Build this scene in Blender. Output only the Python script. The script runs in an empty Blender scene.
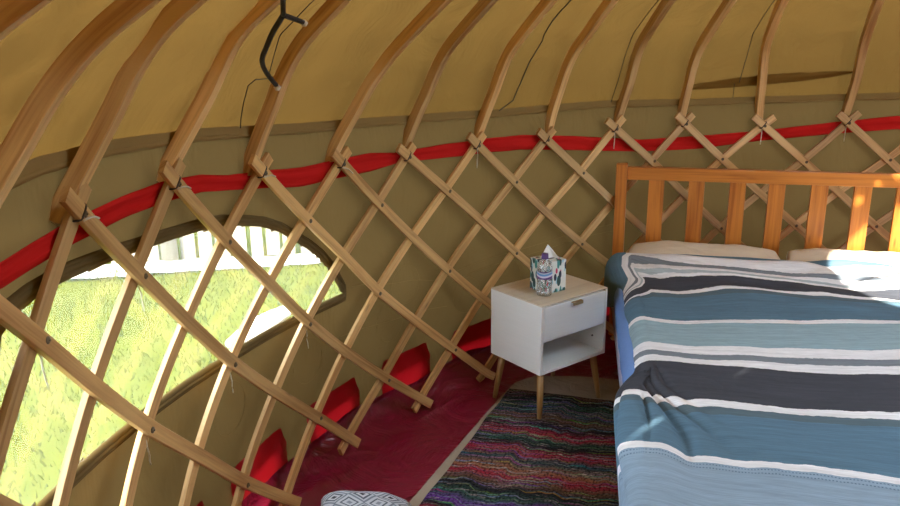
import bpy, bmesh, math, random
from mathutils import Vector, Matrix, noise
random.seed(7)
C = bpy.context.scene.collection
PI = math.pi
D = 2*PI/39            # angle between two neighbouring lattice tops
R0 = 2.53              # inner radius of the lattice top

# ------------------------------------------------------------------ helpers
def pol(idx, r, z):
    a = (idx-5)*D
    return Vector((r*math.sin(a), r*math.cos(a), z))
def interp(x, pts):
    if x <= pts[0][0]: return pts[0][1]
    for (a, fa), (b, fb) in zip(pts[:-1], pts[1:]):
        if x <= b: return fa+(fb-fa)*(x-a)/(b-a)
    return pts[-1][1]
def smooth(a, b, x):
    t = max(0, min(1, (x-a)/(b-a))); return t*t*(3-2*t)
def nz(x, y, z=0.): return noise.noise(Vector((x, y, z)))
def tag(o, label=None, cat=None, group=None, kind=None):
    if label: o['label'] = label
    if cat: o['category'] = cat
    if group: o['group'] = group
    if kind: o['kind'] = kind
    return o
def empty(name, loc=(0, 0, 0)):
    o = bpy.data.objects.new(name, None); C.objects.link(o); o.location = loc
    o.empty_display_size = .1
    return o
def wloc(o):
    v = Vector(o.location)
    while o.parent: o = o.parent; v += o.location
    return v
def obj(name, verts, faces, mat, parent=None, uvs=None, smoothf=False, bevel=0, sub=0):
    me = bpy.data.meshes.new(name)
    org = wloc(parent) if parent else Vector((0, 0, 0))
    vs = [Vector(v) for v in verts]
    if parent is None and vs:
        mn = Vector((min(v.x for v in vs), min(v.y for v in vs), min(v.z for v in vs)))
        mx = Vector((max(v.x for v in vs), max(v.y for v in vs), max(v.z for v in vs)))
        org = Vector(((mn.x+mx.x)/2, (mn.y+mx.y)/2, mn.z))
    me.from_pydata([v-org for v in vs], [], faces)
    if uvs:
        l = me.uv_layers.new(name='UVMap')
        for lp in me.loops: l.data[lp.index].uv = uvs[lp.vertex_index]
    me.materials.append(mat)
    me.update()
    if smoothf:
        for p in me.polygons: p.use_smooth = True
    o = bpy.data.objects.new(name, me); C.objects.link(o)
    if parent: o.parent = parent
    else: o.location = org
    if bevel:
        m = o.modifiers.new('b', 'BEVEL'); m.width = bevel; m.segments = 2; m.limit_method = 'ANGLE'
    if sub:
        m = o.modifiers.new('s', 'SUBSURF'); m.levels = sub; m.render_levels = sub
    return o
class MB:
    def __init__(s): s.v = []; s.f = []; s.uv = []
    def add(s, vs, fs, uv=None):
        n = len(s.v); s.v += [Vector(v) for v in vs]; s.f += [[i+n for i in f] for f in fs]
        s.uv += uv if uv else [(0, 0)]*len(vs)
        return s
    def box(s, o, ax, ay, az):
        """box from corner o along three edge vectors"""
        o = Vector(o); ax = Vector(ax); ay = Vector(ay); az = Vector(az)
        L = [ax.length, ay.length, az.length]; m = L.index(max(L))
        vs = []; uv = []
        for i in (0, 1):
            for j in (0, 1):
                for k in (0, 1):
                    vs.append(o+ax*i+ay*j+az*k)
                    c = [i*L[0], j*L[1], k*L[2]]
                    al = c[m]; ac = sum(c)-al
                    uv.append((ac, al))
        fs = [(0, 1, 3, 2), (4, 6, 7, 5), (0, 4, 5, 1), (2, 3, 7, 6), (0, 2, 6, 4), (1, 5, 7, 3)]
        if ax.cross(ay).dot(az) < 0: fs = [f[::-1] for f in fs]
        return s.add(vs, fs, uv)
    def sweep(s, pts, ws, ns, w, t, v0=0.):
        """rectangular section: half width vectors ws, half thickness vectors ns"""
        n = len(pts); vs = []; uv = []; L = v0
        for i, p in enumerate(pts):
            if i: L += (pts[i]-pts[i-1]).length
            wi = w[i] if isinstance(w, list) else w
            a = ws[i]*wi/2; b = ns[i]*t/2; c = .12
            sec = [(-1, -1+c), (-1+c/2, -1), (1-c/2, -1), (1, -1+c), (1, 1-c), (1-c/2, 1), (-1+c/2, 1), (-1, 1-c)]
            for x, y in sec: vs.append(p+a*x+b*y)
            for x, y in sec: uv.append((x*wi/2+(y*t/2), L))
        fs = []
        for i in range(n-1):
            for k in range(8):
                a = i*8+k; b = i*8+(k+1) % 8
                fs.append((a, b, b+8, a+8))
        fs.append(tuple(range(7, -1, -1))); fs.append(tuple(range((n-1)*8, n*8)))
        return s.add(vs, fs, uv)
    def tube(s, pts, r, seg=8, closed=False):
        n = len(pts); pts = [Vector(p) for p in pts]; vs = []; uv = []; L = 0
        for i, p in enumerate(pts):
            if i: L += (pts[i]-pts[i-1]).length
            t = (pts[(i+1) % n if closed else min(i+1, n-1)]-pts[(i-1) % n if closed else max(i-1, 0)]).normalized()
            u = t.cross(Vector((0, 0, 1)))
            if u.length < .1: u = t.cross(Vector((1, 0, 0)))
            u.normalize(); v = t.cross(u)
            ri = r[i] if isinstance(r, list) else r
            for k in range(seg):
                a = 2*PI*k/seg; vs.append(p+(u*math.cos(a)+v*math.sin(a))*ri); uv.append((k/seg*.05, L))
        fs = []
        for i in range(n if closed else n-1):
            j = (i+1) % n
            for k in range(seg):
                k2 = (k+1) % seg; fs.append((i*seg+k, i*seg+k2, j*seg+k2, j*seg+k))
        if not closed: fs.append(tuple(range(seg-1, -1, -1))); fs.append(tuple(range((n-1)*seg, n*seg)))
        return s.add(vs, fs, uv)
    def lathe(s, o, prof, seg=20):
        o = Vector(o); vs = []; uv = []
        for r, z in prof:
            for k in range(seg):
                a = 2*PI*k/seg; vs.append(o+Vector((r*math.cos(a), r*math.sin(a), z))); uv.append((k/seg, z))
        fs = []
        for i in range(len(prof)-1):
            for k in range(seg):
                k2 = (k+1) % seg; fs.append((i*seg+k, i*seg+k2, (i+1)*seg+k2, (i+1)*seg+k))
        fs.append(tuple(range(seg-1, -1, -1))); fs.append(tuple(range((len(prof)-1)*seg, len(prof)*seg)))
        return s.add(vs, fs, uv)
    def grid(s, f, nu, nv, uvf=None, wrap=False):
        vs = []; uv = []
        for j in range(nv+1):
            for i in range(nu+1):
                vs.append(f(i/nu, j/nv)); uv.append(uvf(i/nu, j/nv) if uvf else (i/nu, j/nv))
        fs = [(j*(nu+1)+i, j*(nu+1)+i+1, (j+1)*(nu+1)+i+1, (j+1)*(nu+1)+i) for j in range(nv) for i in range(nu)]
        return s.add(vs, fs, uv)
    def build(s, name, mat, parent=None, **k): return obj(name, s.v, s.f, mat, parent, s.uv, **k)

# ------------------------------------------------------------------ materials
class NT:
    def __init__(s, name):
        s.m = bpy.data.materials.new(name); s.m.use_nodes = True; s.t = s.m.node_tree; s.t.nodes.clear()
        s.out = s.n('ShaderNodeOutputMaterial')
    def n(s, typ, ins=None, **k):
        x = s.t.nodes.new(typ)
        for a, v in k.items(): setattr(x, a, v)
        for a, v in (ins or {}).items():
            if isinstance(v, bpy.types.NodeSocket): s.t.links.new(v, x.inputs[a])
            else: x.inputs[a].default_value = v
        return x
    def math(s, op, a, b=0., c=None):
        x = s.t.nodes.new('ShaderNodeMath'); x.operation = op
        for i, v in enumerate([a, b] + ([c] if c is not None else [])):
            if isinstance(v, bpy.types.NodeSocket): s.t.links.new(v, x.inputs[i])
            else: x.inputs[i].default_value = v
        return x.outputs[0]
    def mix(s, f, a, b, mode='MIX'):
        x = s.t.nodes.new('ShaderNodeMix'); x.data_type = 'RGBA'; x.blend_type = mode
        for i, v in ((0, f), (6, a), (7, b)):
            if isinstance(v, bpy.types.NodeSocket): s.t.links.new(v, x.inputs[i])
            else: x.inputs[i].default_value = v if i == 0 else (*v, 1)
        return x.outputs[2]
    def ramp(s, f, stops, interp='LINEAR'):
        x = s.t.nodes.new('ShaderNodeValToRGB'); x.color_ramp.interpolation = interp
        e = x.color_ramp.elements
        while len(e) > 1: e.remove(e[-1])
        e[0].position = stops[0][0]; e[0].color = (*stops[0][1], 1)
        for p, c in stops[1:]:
            q = e.new(p); q.color = (*c, 1)
        s.t.links.new(f, x.inputs[0]); return x.outputs[0]
    def noise(s, vec, scale, detail=3, rough=.5, dist=0.):
        return s.n('ShaderNodeTexNoise', {'Vector': vec, 'Scale': scale, 'Detail': detail, 'Roughness': rough, 'Distortion': dist}).outputs[0]
    def scale(s, vec, sc):
        return s.n('ShaderNodeMapping', {'Vector': vec, 'Scale': sc}).outputs[0]
    def obj_co(s): return s.n('ShaderNodeTexCoord').outputs['Object']
    def uv(s): return s.n('ShaderNodeTexCoord').outputs['UV']
    def rnd(s): return s.n('ShaderNodeObjectInfo').outputs['Random']
    def bump(s, h, strength, dist=.01):
        return s.n('ShaderNodeBump', {'Height': h, 'Strength': strength, 'Distance': dist}).outputs[0]
    def pbr(s, col, rough=.6, bump=None, **k):
        b = s.n('ShaderNodeBsdfPrincipled')
        for a, v in {'Base Color': col, 'Roughness': rough, **k}.items():
            if isinstance(v, bpy.types.NodeSocket): s.t.links.new(v, b.inputs[a])
            elif isinstance(v, tuple): b.inputs[a].default_value = (*v, 1)
            else: b.inputs[a].default_value = v
        if bump: s.t.links.new(bump, b.inputs['Normal'])
        return b.outputs[0]
    def done(s, sh): s.t.links.new(sh, s.out.inputs[0]); return s.m

def wood(name, light, dark, rough=.5, vary=.3, knots=True, grain=1., spec=.4):
    t = NT(name); uv = t.uv(); r = t.rnd()
    off = t.n('ShaderNodeCombineXYZ', {'X': t.math('MULTIPLY', r, 13.), 'Y': t.math('MULTIPLY', r, 31.)}).outputs[0]
    v = t.n('ShaderNodeVectorMath', {0: uv, 1: off}, operation='ADD').outputs[0]
    g = t.noise(t.scale(v, (70*grain, 2.2*grain, 1)), 1., 4, .6, .6)
    g2 = t.noise(t.scale(v, (14*grain, 1.4*grain, 1)), 1., 2, .5, 1.5)
    f = t.math('ADD', t.math('MULTIPLY', g, .6), t.math('MULTIPLY', g2, .5))
    c = t.ramp(f, [(.42, dark), (.5, tuple((a+b)/2 for a, b in zip(light, dark))), (.62, light)])
    if knots:
        vo = t.n('ShaderNodeTexVoronoi', {'Vector': t.scale(v, (22, 5, 1)), 'Scale': 1.}).outputs[0]
        k = t.ramp(vo, [(0., (1, 1, 1)), (.15, (0, 0, 0))])
        kn = t.ramp(t.noise(t.scale(v, (3, 1.2, 1)), 1.6, 1), [(.50, (0, 0, 0)), (.55, (1, 1, 1))])
        kk = t.math('MULTIPLY', t.n('ShaderNodeSeparateColor', {0: k}).outputs[0], t.n('ShaderNodeSeparateColor', {0: kn}).outputs[0])
        c = t.mix(t.math('MULTIPLY', kk, .75), c, tuple(x*.28 for x in dark))
    val = t.math('ADD', 1-vary*.5, t.math('MULTIPLY', r, vary))
    c = t.n('ShaderNodeHueSaturation', {'Color': c, 'Value': val, 'Saturation': 1., 'Hue': .5}).outputs[0]
    return t.done(t.pbr(c, rough, t.bump(g, .25, .002), **{'Specular IOR Level': spec}))

def canvas(name, col, trans, wr=1., seams=0):
    t = NT(name); co = t.obj_co()
    big = t.noise(co, 1.3, 3, .5, .6)
    fold = t.noise(t.scale(co, (1, 1, .55)), 4., 4, .55, .8)
    weave = t.noise(co, 400., 2)
    c = t.mix(big, tuple(x*.9 for x in col), tuple(min(1, x*1.1) for x in col))
    h = t.math('ADD', t.math('MULTIPLY', fold, 1.), t.math('MULTIPLY', weave, .012))
    b = t.bump(h, .45*wr, .035)
    d = t.n('ShaderNodeBsdfDiffuse', {'Color': c, 'Normal': b}).outputs[0]
    tl = t.n('ShaderNodeBsdfTranslucent', {'Color': c, 'Normal': b}).outputs[0]
    return t.done(t.n('ShaderNodeMixShader', {0: trans, 1: d, 2: tl}).outputs[0])

M = {}
M['lath'] = wood('lath_pine', (.62, .38, .145), (.38, .195, .062), .45, .45)
M['pole'] = wood('pole_ash', (.74, .47, .19), (.46, .235, .075), .42, .45, knots=False)
M['orange_pine'] = wood('orange_pine', (.58, .20, .030), (.36, .10, .012), .35, .12, spec=.5)
M['leg'] = wood('light_oak', (.40, .23, .085), (.28, .145, .045), .4, .1, knots=False)
M['roof_canvas'] = canvas('roof_canvas', (.20, .107, .025), .09, 1.9)
M['wall_canvas'] = canvas('wall_canvas', (.185, .117, .040), .07, 1.1)
M['hem_canvas'] = canvas('hem_canvas', (.26, .17, .062), .05, .3)
M['window_trim'] = canvas('window_trim', (.13, .088, .036), .05, .3)

def simple(name, col, rough=.5, bs=0, bscale=30., **k):
    t = NT(name); co = t.obj_co(); n = t.noise(co, bscale, 3)
    c = t.mix(n, tuple(x*.9 for x in col), tuple(min(1, x*1.08) for x in col))
    return t.done(t.pbr(c, rough, t.bump(n, bs, .004) if bs else None, **k))
def band_mat():
    t = NT('red_band'); co = t.uv()
    n = t.noise(t.scale(co, (18, .8, 1)), 3., 3)
    c = t.mix(n, (.50, .012, .012), (.72, .03, .025))
    d = t.n('ShaderNodeBsdfDiffuse', {'Color': c, 'Normal': t.bump(n, .5, .01)}).outputs[0]
    tl = t.n('ShaderNodeBsdfTranslucent', {'Color': c}).outputs[0]
    return t.done(t.n('ShaderNodeMixShader', {0: .2, 1: d, 2: tl}).outputs[0])
M['band'] = band_mat()
def tarp_mat():
    t = NT('red_groundsheet'); co = t.obj_co()
    n = t.noise(co, 3.5, 4, .55, 1.2); n2 = t.noise(co, 160., 2); n3 = t.noise(co, 14., 4, .6, .8)
    c = t.mix(n, (.155, .004, .020), (.205, .006, .028))
    h = t.math('ADD', t.math('ADD', n, t.math('MULTIPLY', n2, .001)), t.math('MULTIPLY', n3, .03))
    return t.done(t.pbr(c, .30, t.bump(h, 1., .04), **{'Specular IOR Level': .6}))
M['tarp'] = tarp_mat()
def tab_mat():
    t = NT('red_skirt'); co = t.obj_co(); n = t.noise(co, 5., 3)
    c = t.mix(n, (.36, .004, .008), (.46, .008, .012))
    d = t.pbr(c, .35, t.bump(n, .4, .02))
    tl = t.n('ShaderNodeBsdfTranslucent', {'Color': c}).outputs[0]
    return t.done(t.n('ShaderNodeMixShader', {0: .14, 1: d, 2: tl}).outputs[0])
M['tab'] = tab_mat()
M['white_board'] = None
def board_mat():
    t = NT('white_laminate'); uv = t.uv()
    n = t.noise(t.scale(uv, (160, 4, 1)), 1., 3)
    c = t.mix(n, (.76, .76, .72), (.84, .84, .80))
    return t.done(t.pbr(c, .35, t.bump(n, .1, .002)))
M['white_board'] = board_mat()
M['top_board'] = wood('pale_oak_top', (.66, .56, .42), (.58, .48, .35), .35, .05, knots=False)
M['brass'] = simple('brass', (.45, .30, .13), .4, Metallic=.7)
M['dark_metal'] = simple('dark_metal', (.10, .085, .07), .45, Metallic=.7)
M['steel'] = simple('tarnished_rivet', (.14, .105, .06), .45, Metallic=.6)
M['black_cord'] = simple('black_cord', (.012, .011, .010), .7, .3, 200)
M['dark_string'] = simple('dark_string', (.05, .04, .03), .8)
M['pale_string'] = simple('pale_string', (.62, .56, .45), .8, .3, 300)
M['thread'] = simple('brown_thread', (.06, .045, .025), .9)
M['pillow'] = None
def cloth(name, col, scale=9., amt=.4):
    t = NT(name); co = t.obj_co(); n = t.noise(co, scale, 4, .55, 1.0); w = t.noise(co, 500, 2)
    c = t.mix(n, tuple(x*.95 for x in col), tuple(min(1, x*1.03) for x in col))
    h = t.math('ADD', n, t.math('MULTIPLY', w, .02))
    return t.done(t.pbr(c, .85, t.bump(h, amt, .02), **{'Specular IOR Level': .15}))
M['pillow'] = cloth('cream_cotton', (.72, .62, .48))
M['mattress'] = cloth('lavender_cotton', (.55, .53, .66), 6, .2)
M['sheet'] = cloth('blue_cotton', (.16, .28, .58), 6, .3)
M['underlay'] = cloth('beige_felt', (.33, .26, .19), 12, .5)

def duvet_mat():
    t = NT('striped_cotton'); uv = t.uv()
    sep = t.n('ShaderNodeSeparateXYZ', {0: uv})
    warp = t.noise(t.scale(uv, (5, 2.5, 1)), 1.2, 3)
    edge = t.noise(t.scale(uv, (60, 20, 1)), 1., 2)
    v = t.math('ADD', sep.outputs[1], t.math('ADD', t.math('MULTIPLY', t.math('SUBTRACT', warp, .5), .035), t.math('MULTIPLY', t.math('SUBTRACT', edge, .5), .008)))
    W = (.80, .81, .84); TE = (.105, .195, .275); LT = (.29, .42, .48); G = (.20, .235, .275); DK = (.062, .068, .085)
    LB = (.27, .375, .48); PB = (.42, .50, .54); TD = (.10, .15, .18)
    st = [(0., TE), (.285, W), (.357, G), (.393, W), (.419, PB), (.438, W), (.459, DK), (.565, W), (.598, TD), (.639, TE), (.946, W), (.99, LT),
          (1.224, W), (1.262, TD), (1.268, W), (1.280, G), (1.284, W), (1.306, G), (1.357, W), (1.419, DK), (1.667, W), (1.709, TD), (1.754, TE), (1.982, W), (2.016, LB)]
    c = t.ramp(t.math('DIVIDE', v, 2.6), [(a/2.6, b) for a, b in st], 'CONSTANT')
    # hem stitch rows in the pale blue
    row = None
    for vv in (2.030, 2.046):
        a = t.math('LESS_THAN', t.math('ABSOLUTE', t.math('SUBTRACT', v, vv)), .0022)
        row = a if row is None else t.math('ADD', row, a)
    dash = t.math('GREATER_THAN', t.math('SINE', t.math('MULTIPLY', sep.outputs[0], 900.)), 0.)
    c = t.mix(t.math('MULTIPLY', t.math('MULTIPLY', row, dash), .8), c, (.07, .13, .2))
    streak = t.noise(t.scale(uv, (14, 260, 1)), 1., 3, .65)
    streak2 = t.noise(t.scale(uv, (3, 45, 1)), 1., 3, .6)
    k = t.math('ADD', .38, t.math('ADD', t.math('MULTIPLY', streak, .75), t.math('MULTIPLY', streak2, .55)))
    c = t.n('ShaderNodeHueSaturation', {'Color': c, 'Value': k}).outputs[0]
    co = t.obj_co(); wr = t.noise(co, 14, 3, .5, 1.)
    h = t.math('ADD', t.math('MULTIPLY', wr, .5), t.math('MULTIPLY', streak, .05))
    return t.done(t.pbr(c, .85, t.bump(h, .5, .02), **{'Specular IOR Level': .15}))
M['duvet'] = duvet_mat()

def rug_mat():
    t = NT('rag_weave'); uv = t.uv()
    sep = t.n('ShaderNodeSeparateXYZ', {0: uv})
    warp = t.noise(t.scale(uv, (4.5, 2, 1)), 1.3, 2); w2 = t.noise(t.scale(uv, (18, 6, 1)), 1., 2)
    v = t.math('ADD', sep.outputs[1], t.math('ADD', t.math('MULTIPLY', t.math('SUBTRACT', warp, .5), .09), t.math('MULTIPLY', t.math('SUBTRACT', w2, .5), .025)))
    rr = random.Random(5)
    pal = {'r': (.30, .02, .04), 'g': (.03, .06, .045), 'k': (.016, .015, .02), 'p': (.12, .03, .22), 'b': (.11, .055, .03), 'n': (.022, .022, .055), 't': (.03, .06, .065), 's': (.15, .17, .17), 'o': (.26, .10, .05)}
    order = 'bkgtbkrgkrtorbkgpkrpgksbtngronkgb'
    st = []; x = 0.
    L = [1.+rr.random() for _ in order]; tot = sum(L)
    for ch, l in zip(order[:31], L): st.append((x, pal[ch])); x += l/tot
    c = t.ramp(v, st, 'EASE')
    # individual rag rows: streaks along u, each with its own tint
    rows = t.math('MULTIPLY', v, 95.)
    sv = t.n('ShaderNodeCombineXYZ', {'X': t.math('MULTIPLY', sep.outputs[0], 3.5), 'Y': t.math('MULTIPLY', v, 130.)}).outputs[0]
    cn = t.n('ShaderNodeTexNoise', {'Vector': sv, 'Scale': 1., 'Detail': 3., 'Roughness': .6})
    c2 = t.n('ShaderNodeHueSaturation', {'Color': cn.outputs['Color'], 'Saturation': 2.4, 'Value': .50}).outputs[0]
    sel = t.ramp(t.noise(t.n('ShaderNodeVectorMath', {0: sv, 1: (7.3, 2.9, 1.)}, operation='ADD').outputs[0], 1.3, 3, .6), [(.50, (0, 0, 0)), (.62, (.7, .7, .7))])
    c = t.mix(t.n('ShaderNodeSeparateColor', {0: sel}).outputs[0], c, c2)
    fleck = t.noise(t.scale(uv, (9, 120, 1)), 1., 4, .75)
    fl = t.ramp(fleck, [(.60, (0, 0, 0)), (.66, (.8, .8, .8))])
    c = t.mix(t.n('ShaderNodeSeparateColor', {0: fl}).outputs[0], c, (.55, .42, .38))
    dk = t.ramp(t.noise(t.scale(uv, (120, 150, 1)), 1., 2), [(.36, (.25, .25, .25)), (.55, (1, 1, 1))])
    c = t.mix(1., c, dk, 'MULTIPLY')
    fr = t.math('ABSOLUTE', t.math('SINE', t.math('MULTIPLY', rows, PI)))
    h = t.math('ADD', fr, t.math('MULTIPLY', fleck, 1.2))
    return t.done(t.pbr(c, .9, t.bump(h, .6, .006), **{'Specular IOR Level': .1}))
M['rug'] = rug_mat()

def vinyl_mat():
    t = NT('clear_vinyl'); co = t.obj_co(); n = t.noise(t.scale(co, (1, 1, .5)), 5., 3, .5, 1.5)
    gl = t.n('ShaderNodeBsdfGlossy', {'Color': (1, 1, 1, 1), 'Roughness': .05, 'Normal': t.bump(n, .25, .03)}).outputs[0]
    fr = t.n('ShaderNodeFresnel', {'IOR': 1.6}).outputs[0]
    tr = t.n('ShaderNodeBsdfTransparent', {'Color': (.96, .97, .95, 1)}).outputs[0]
    tl = t.n('ShaderNodeBsdfTranslucent', {'Color': (.9, .92, .9, 1)}).outputs[0]
    a = t.n('ShaderNodeMixShader', {0: .035, 1: tr, 2: tl}).outputs[0]
    return t.done(t.n('ShaderNodeMixShader', {0: fr, 1: a, 2: gl}).outputs[0])
M['vinyl'] = vinyl_mat()
def grass_mat(name, a, b, tr=.3):
    t = NT(name); co = t.obj_co(); n = t.noise(co, 2.2, 4, .6); n2 = t.noise(co, 30, 3, .6)
    c = t.mix(t.math('ADD', t.math('MULTIPLY', n, .6), t.math('MULTIPLY', n2, .4)), a, b)
    d = t.n('ShaderNodeBsdfDiffuse', {'Color': c}).outputs[0]; tl = t.n('ShaderNodeBsdfTranslucent', {'Color': c}).outputs[0]
    return t.done(t.n('ShaderNodeMixShader', {0: tr, 1: d, 2: tl}).outputs[0])
M['ground'] = grass_mat('turf', (.033, .046, .002), (.095, .09, .010), 0.)
M['grass'] = grass_mat('grass_blades', (.038, .056, .003), (.10, .10, .009), .4)
M['hedge'] = grass_mat('hedge_leaves', (.07, .12, .015), (.15, .18, .04), .4)
M['fence'] = wood('weathered_boards', (.24, .20, .14), (.13, .11, .08), .8, .3)
M['gravel'] = simple('pale_gravel', (.36, .35, .30), .9, .5, 60)
M['pale_cloth'] = cloth('pale_outer_cloth', (.85, .85, .83))

# ------------------------------------------------------------------ lattice geometry
OBS = {(1, 0): (0.011, 1.167), (2, 0): (-0.017, 1.157), (3, 0): (0.009, 1.117), (4, 0): (0.046, 1.085), (5, 0): (-0.032, 1.063), (6, 0): (-0.029, 1.067), (7, 0): (-0.025, 1.058), (8, 0): (-0.036, 1.085), (9, 0): (-0.067, 1.092), (10, 0): (-0.017, 1.071), (11, 0): (0.031, 1.081), (0, 1): (0.011, 0.976), (1, 1): (-0.001, 0.974), (2, 1): (-0.013, 0.953), (3, 1): (0.036, 0.921), (4, 1): (0.041, 0.9), (5, 1): (0.029, 0.893), (6, 1): (0.018, 0.882), (7, 1): (0.002, 0.885), (8, 1): (0.017, 0.915), (9, 1): (-0.043, 0.908), (10, 1): (0.059, 0.883), (11, 1): (0.069, 0.895), (0, 2): (-0.116, 0.801), (1, 2): (-0.078, 0.787), (2, 2): (-0.034, 0.764), (3, 2): (0.003, 0.747), (4, 2): (-0.02, 0.731), (5, 2): (0.023, 0.726), (6, 2): (-0.045, 0.717), (0, 3): (-0.229, 0.625), (1, 3): (-0.172, 0.604), (2, 3): (-0.128, 0.576), (3, 3): (-0.101, 0.563), (4, 3): (-0.041, 0.551), (5, 3): (-0.017, 0.552), (6, 3): (-0.024, 0.536), (0, 4): (-0.261, 0.45), (1, 4): (-0.182, 0.417), (2, 4): (-0.158, 0.397), (3, 4): (-0.082, 0.38), (0, 5): (-0.337, 0.256), (1, 5): (-0.219, 0.249), (2, 5): (-0.147, 0.216), (3, 5): (-0.081, 0.204), (1, 6): (-0.358, 0.102), (2, 6): (-0.183, 0.063)}
LEV = [1.082, .897, .725, .550, .376, .205, .045]
def cross(k, j):
    if (k, j) in OBS: di, z = OBS[(k, j)]
    else:
        same = sorted(kk for (kk, jj) in OBS if jj == j)
        lo, hi = same[0], same[-1]
        i = k+j/2
        if (k, j) == (0, 0): di, z = .0, 1.165
        elif (k, j) == (0, 6): di, z = -.36, .09
        elif (k, j) in ((-1, 0), (-2, 0), (-3, 0)): di, z = 0., 1.16
        elif k < lo: di, z = OBS[(lo, j)][0]*(1 if j else 0), OBS[(lo, j)][1]
        else:
            w = smooth(0, 3, k-hi)
            di = OBS[(hi, j)][0]*(1-w); z = OBS[(hi, j)][1]*(1-w)+LEV[j]*w
            if j >= 5: z = LEV[j]
    return k+j/2+di, z
def RT(t): return 2.53-.10*t*t
def lath_pts(kind, k, n=44):
    key = []
    for j in range(7):
        i, z = cross(k if kind == 'f' else k-j, j); key.append((i, z))
    ext0 = (2*key[0][0]-key[1][0], 2*key[0][1]-key[1][1]); ext1 = (2*key[6][0]-key[5][0], 2*key[6][1]-key[5][1])
    K = [ext0]+key+[ext1]
    # smoothing keeps each slat a gently bent, not wavy, strip
    for _ in range(2):
        K = [K[0]]+[(.12*K[a-1][0]+.76*K[a][0]+.12*K[a+1][0], .12*K[a-1][1]+.76*K[a][1]+.12*K[a+1][1]) for a in range(1, len(K)-1)]+[K[-1]]
    pts = []
    off = 0 if kind == 'f' else .0165
    lo, hi = (-.24, 6.2)
    for s in range(n+1):
        u = lo+(hi-lo)*s/n
        x = u+1; a = int(math.floor(x)); a = max(0, min(len(K)-2, a)); f = x-a
        p0 = K[max(a-1, 0)]; p1 = K[a]; p2 = K[a+1]; p3 = K[min(a+2, len(K)-1)]
        def cr(c):
            return .5*((2*p1[c])+(-p0[c]+p2[c])*f+(2*p0[c]-5*p1[c]+4*p2[c]-p3[c])*f*f+(-p0[c]+3*p1[c]-3*p2[c]+p3[c])*f**3)
        t = max(0, u)/6
        pts.append(pol(cr(0), RT(t)+off, max(cr(1), .018)))
    return pts
def path_frames(pts, up_hint):
    ws = []; ns = []
    n = len(pts)
    for i, p in enumerate(pts):
        t = (pts[min(i+1, n-1)]-pts[max(i-1, 0)]).normalized()
        inn = up_hint(p); w = t.cross(inn).normalized(); nn = w.cross(t).normalized()
        ws.append(w); ns.append(nn)
    return ws, ns
def inward(p): return Vector((-p.x, -p.y, 0)).normalized()

lattice = tag(empty('lattice_wall', pol(5, 2.53, 0)), 'crisscross trellis of pale pine slats standing around the inside of the canvas wall', 'lattice')
def small_tube(name, pts, r, mat, parent, seg=6):
    return MB().tube(pts, r, seg).build(name, mat, parent, smoothf=True)
for k in range(-3, 14):
    pts = lath_pts('f', k); ws, ns = path_frames(pts, inward)
    la = MB().sweep(pts, ws, ns, .036, .014).build('lath', M['lath'], lattice)
    for j in (0, 1, 3, 5):
        i, z = cross(k, j)
        if not (-2 < i < 13): continue
        c = pol(i, RT(j/6)-.0065, z); inn = inward(c)
        m = MB()
        m.tube([c, c+inn*.002, c+inn*.004], [.0080, .0074, .004], 10)
        m.tube([c+inn*.003, c+inn*.006], .0022, 6)
        m.build('rivet', M['steel'], la, smoothf=True)
    # string loop lashing lath to roof pole
    i, z = cross(k, 0)
    a = pts[0]*.35+pts[1]*.65; T = (pts[3]-pts[0]).normalized(); inn = inward(a); w = T.cross(inn).normalized()
    b = (pts[1]+pts[2])/2
    loop = []
    for q in range(17):
        an = 2*PI*q/16; ca, sa = math.cos(an), math.sin(an)
        loop.append(b+w*(.021*math.copysign(abs(ca)**.5, ca))+inn*(-.010+.019*math.copysign(abs(sa)**.5, sa)))
    small_tube('cord_tie', loop, .0024, M['dark_string'], la)
    if k in (1, 2, 3, 8, 10, 11, 4, 6):
        rr = random.Random(k); s = b+w*.02+inn*.012
        dirn = Vector((0, 0, -1)) if k > 4 else (-w*.6+T*.8 if k == 4 else (w*-.8+T*.4))
        if k in (1, 2, 3): dirn = (T*.6-w*.9)*(1 if True else 1)
        tail = [s+dirn*(.012*q)+Vector((0, 0, -.0009*q*q))+inn*(.002*math.sin(q)) for q in range(6)]
        small_tube('string_tail', tail, .0023, M['pale_string'], la)
    if k in (0, 1, 2):
        for j in ((1, 3) if k < 2 else (3,)):
            i, z = cross(k, j)
            s = pol(i-.02, RT(j/6)+.012, z-.02)
            rr = random.Random(k*10+j)
            small_tube('string_tail', [s+Vector((rr.uniform(-.002, .002), 0, -.011*q))+inward(s)*(.003+.001*q) for q in range(7)], .0017, M['pale_string'], la)
for m_ in range(-2, 18):
    pts = lath_pts('b', m_); ws, ns = path_frames(pts, inward)
    MB().sweep(pts, ws, ns, .036, .014).build('lath', M['lath'], lattice)

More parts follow.
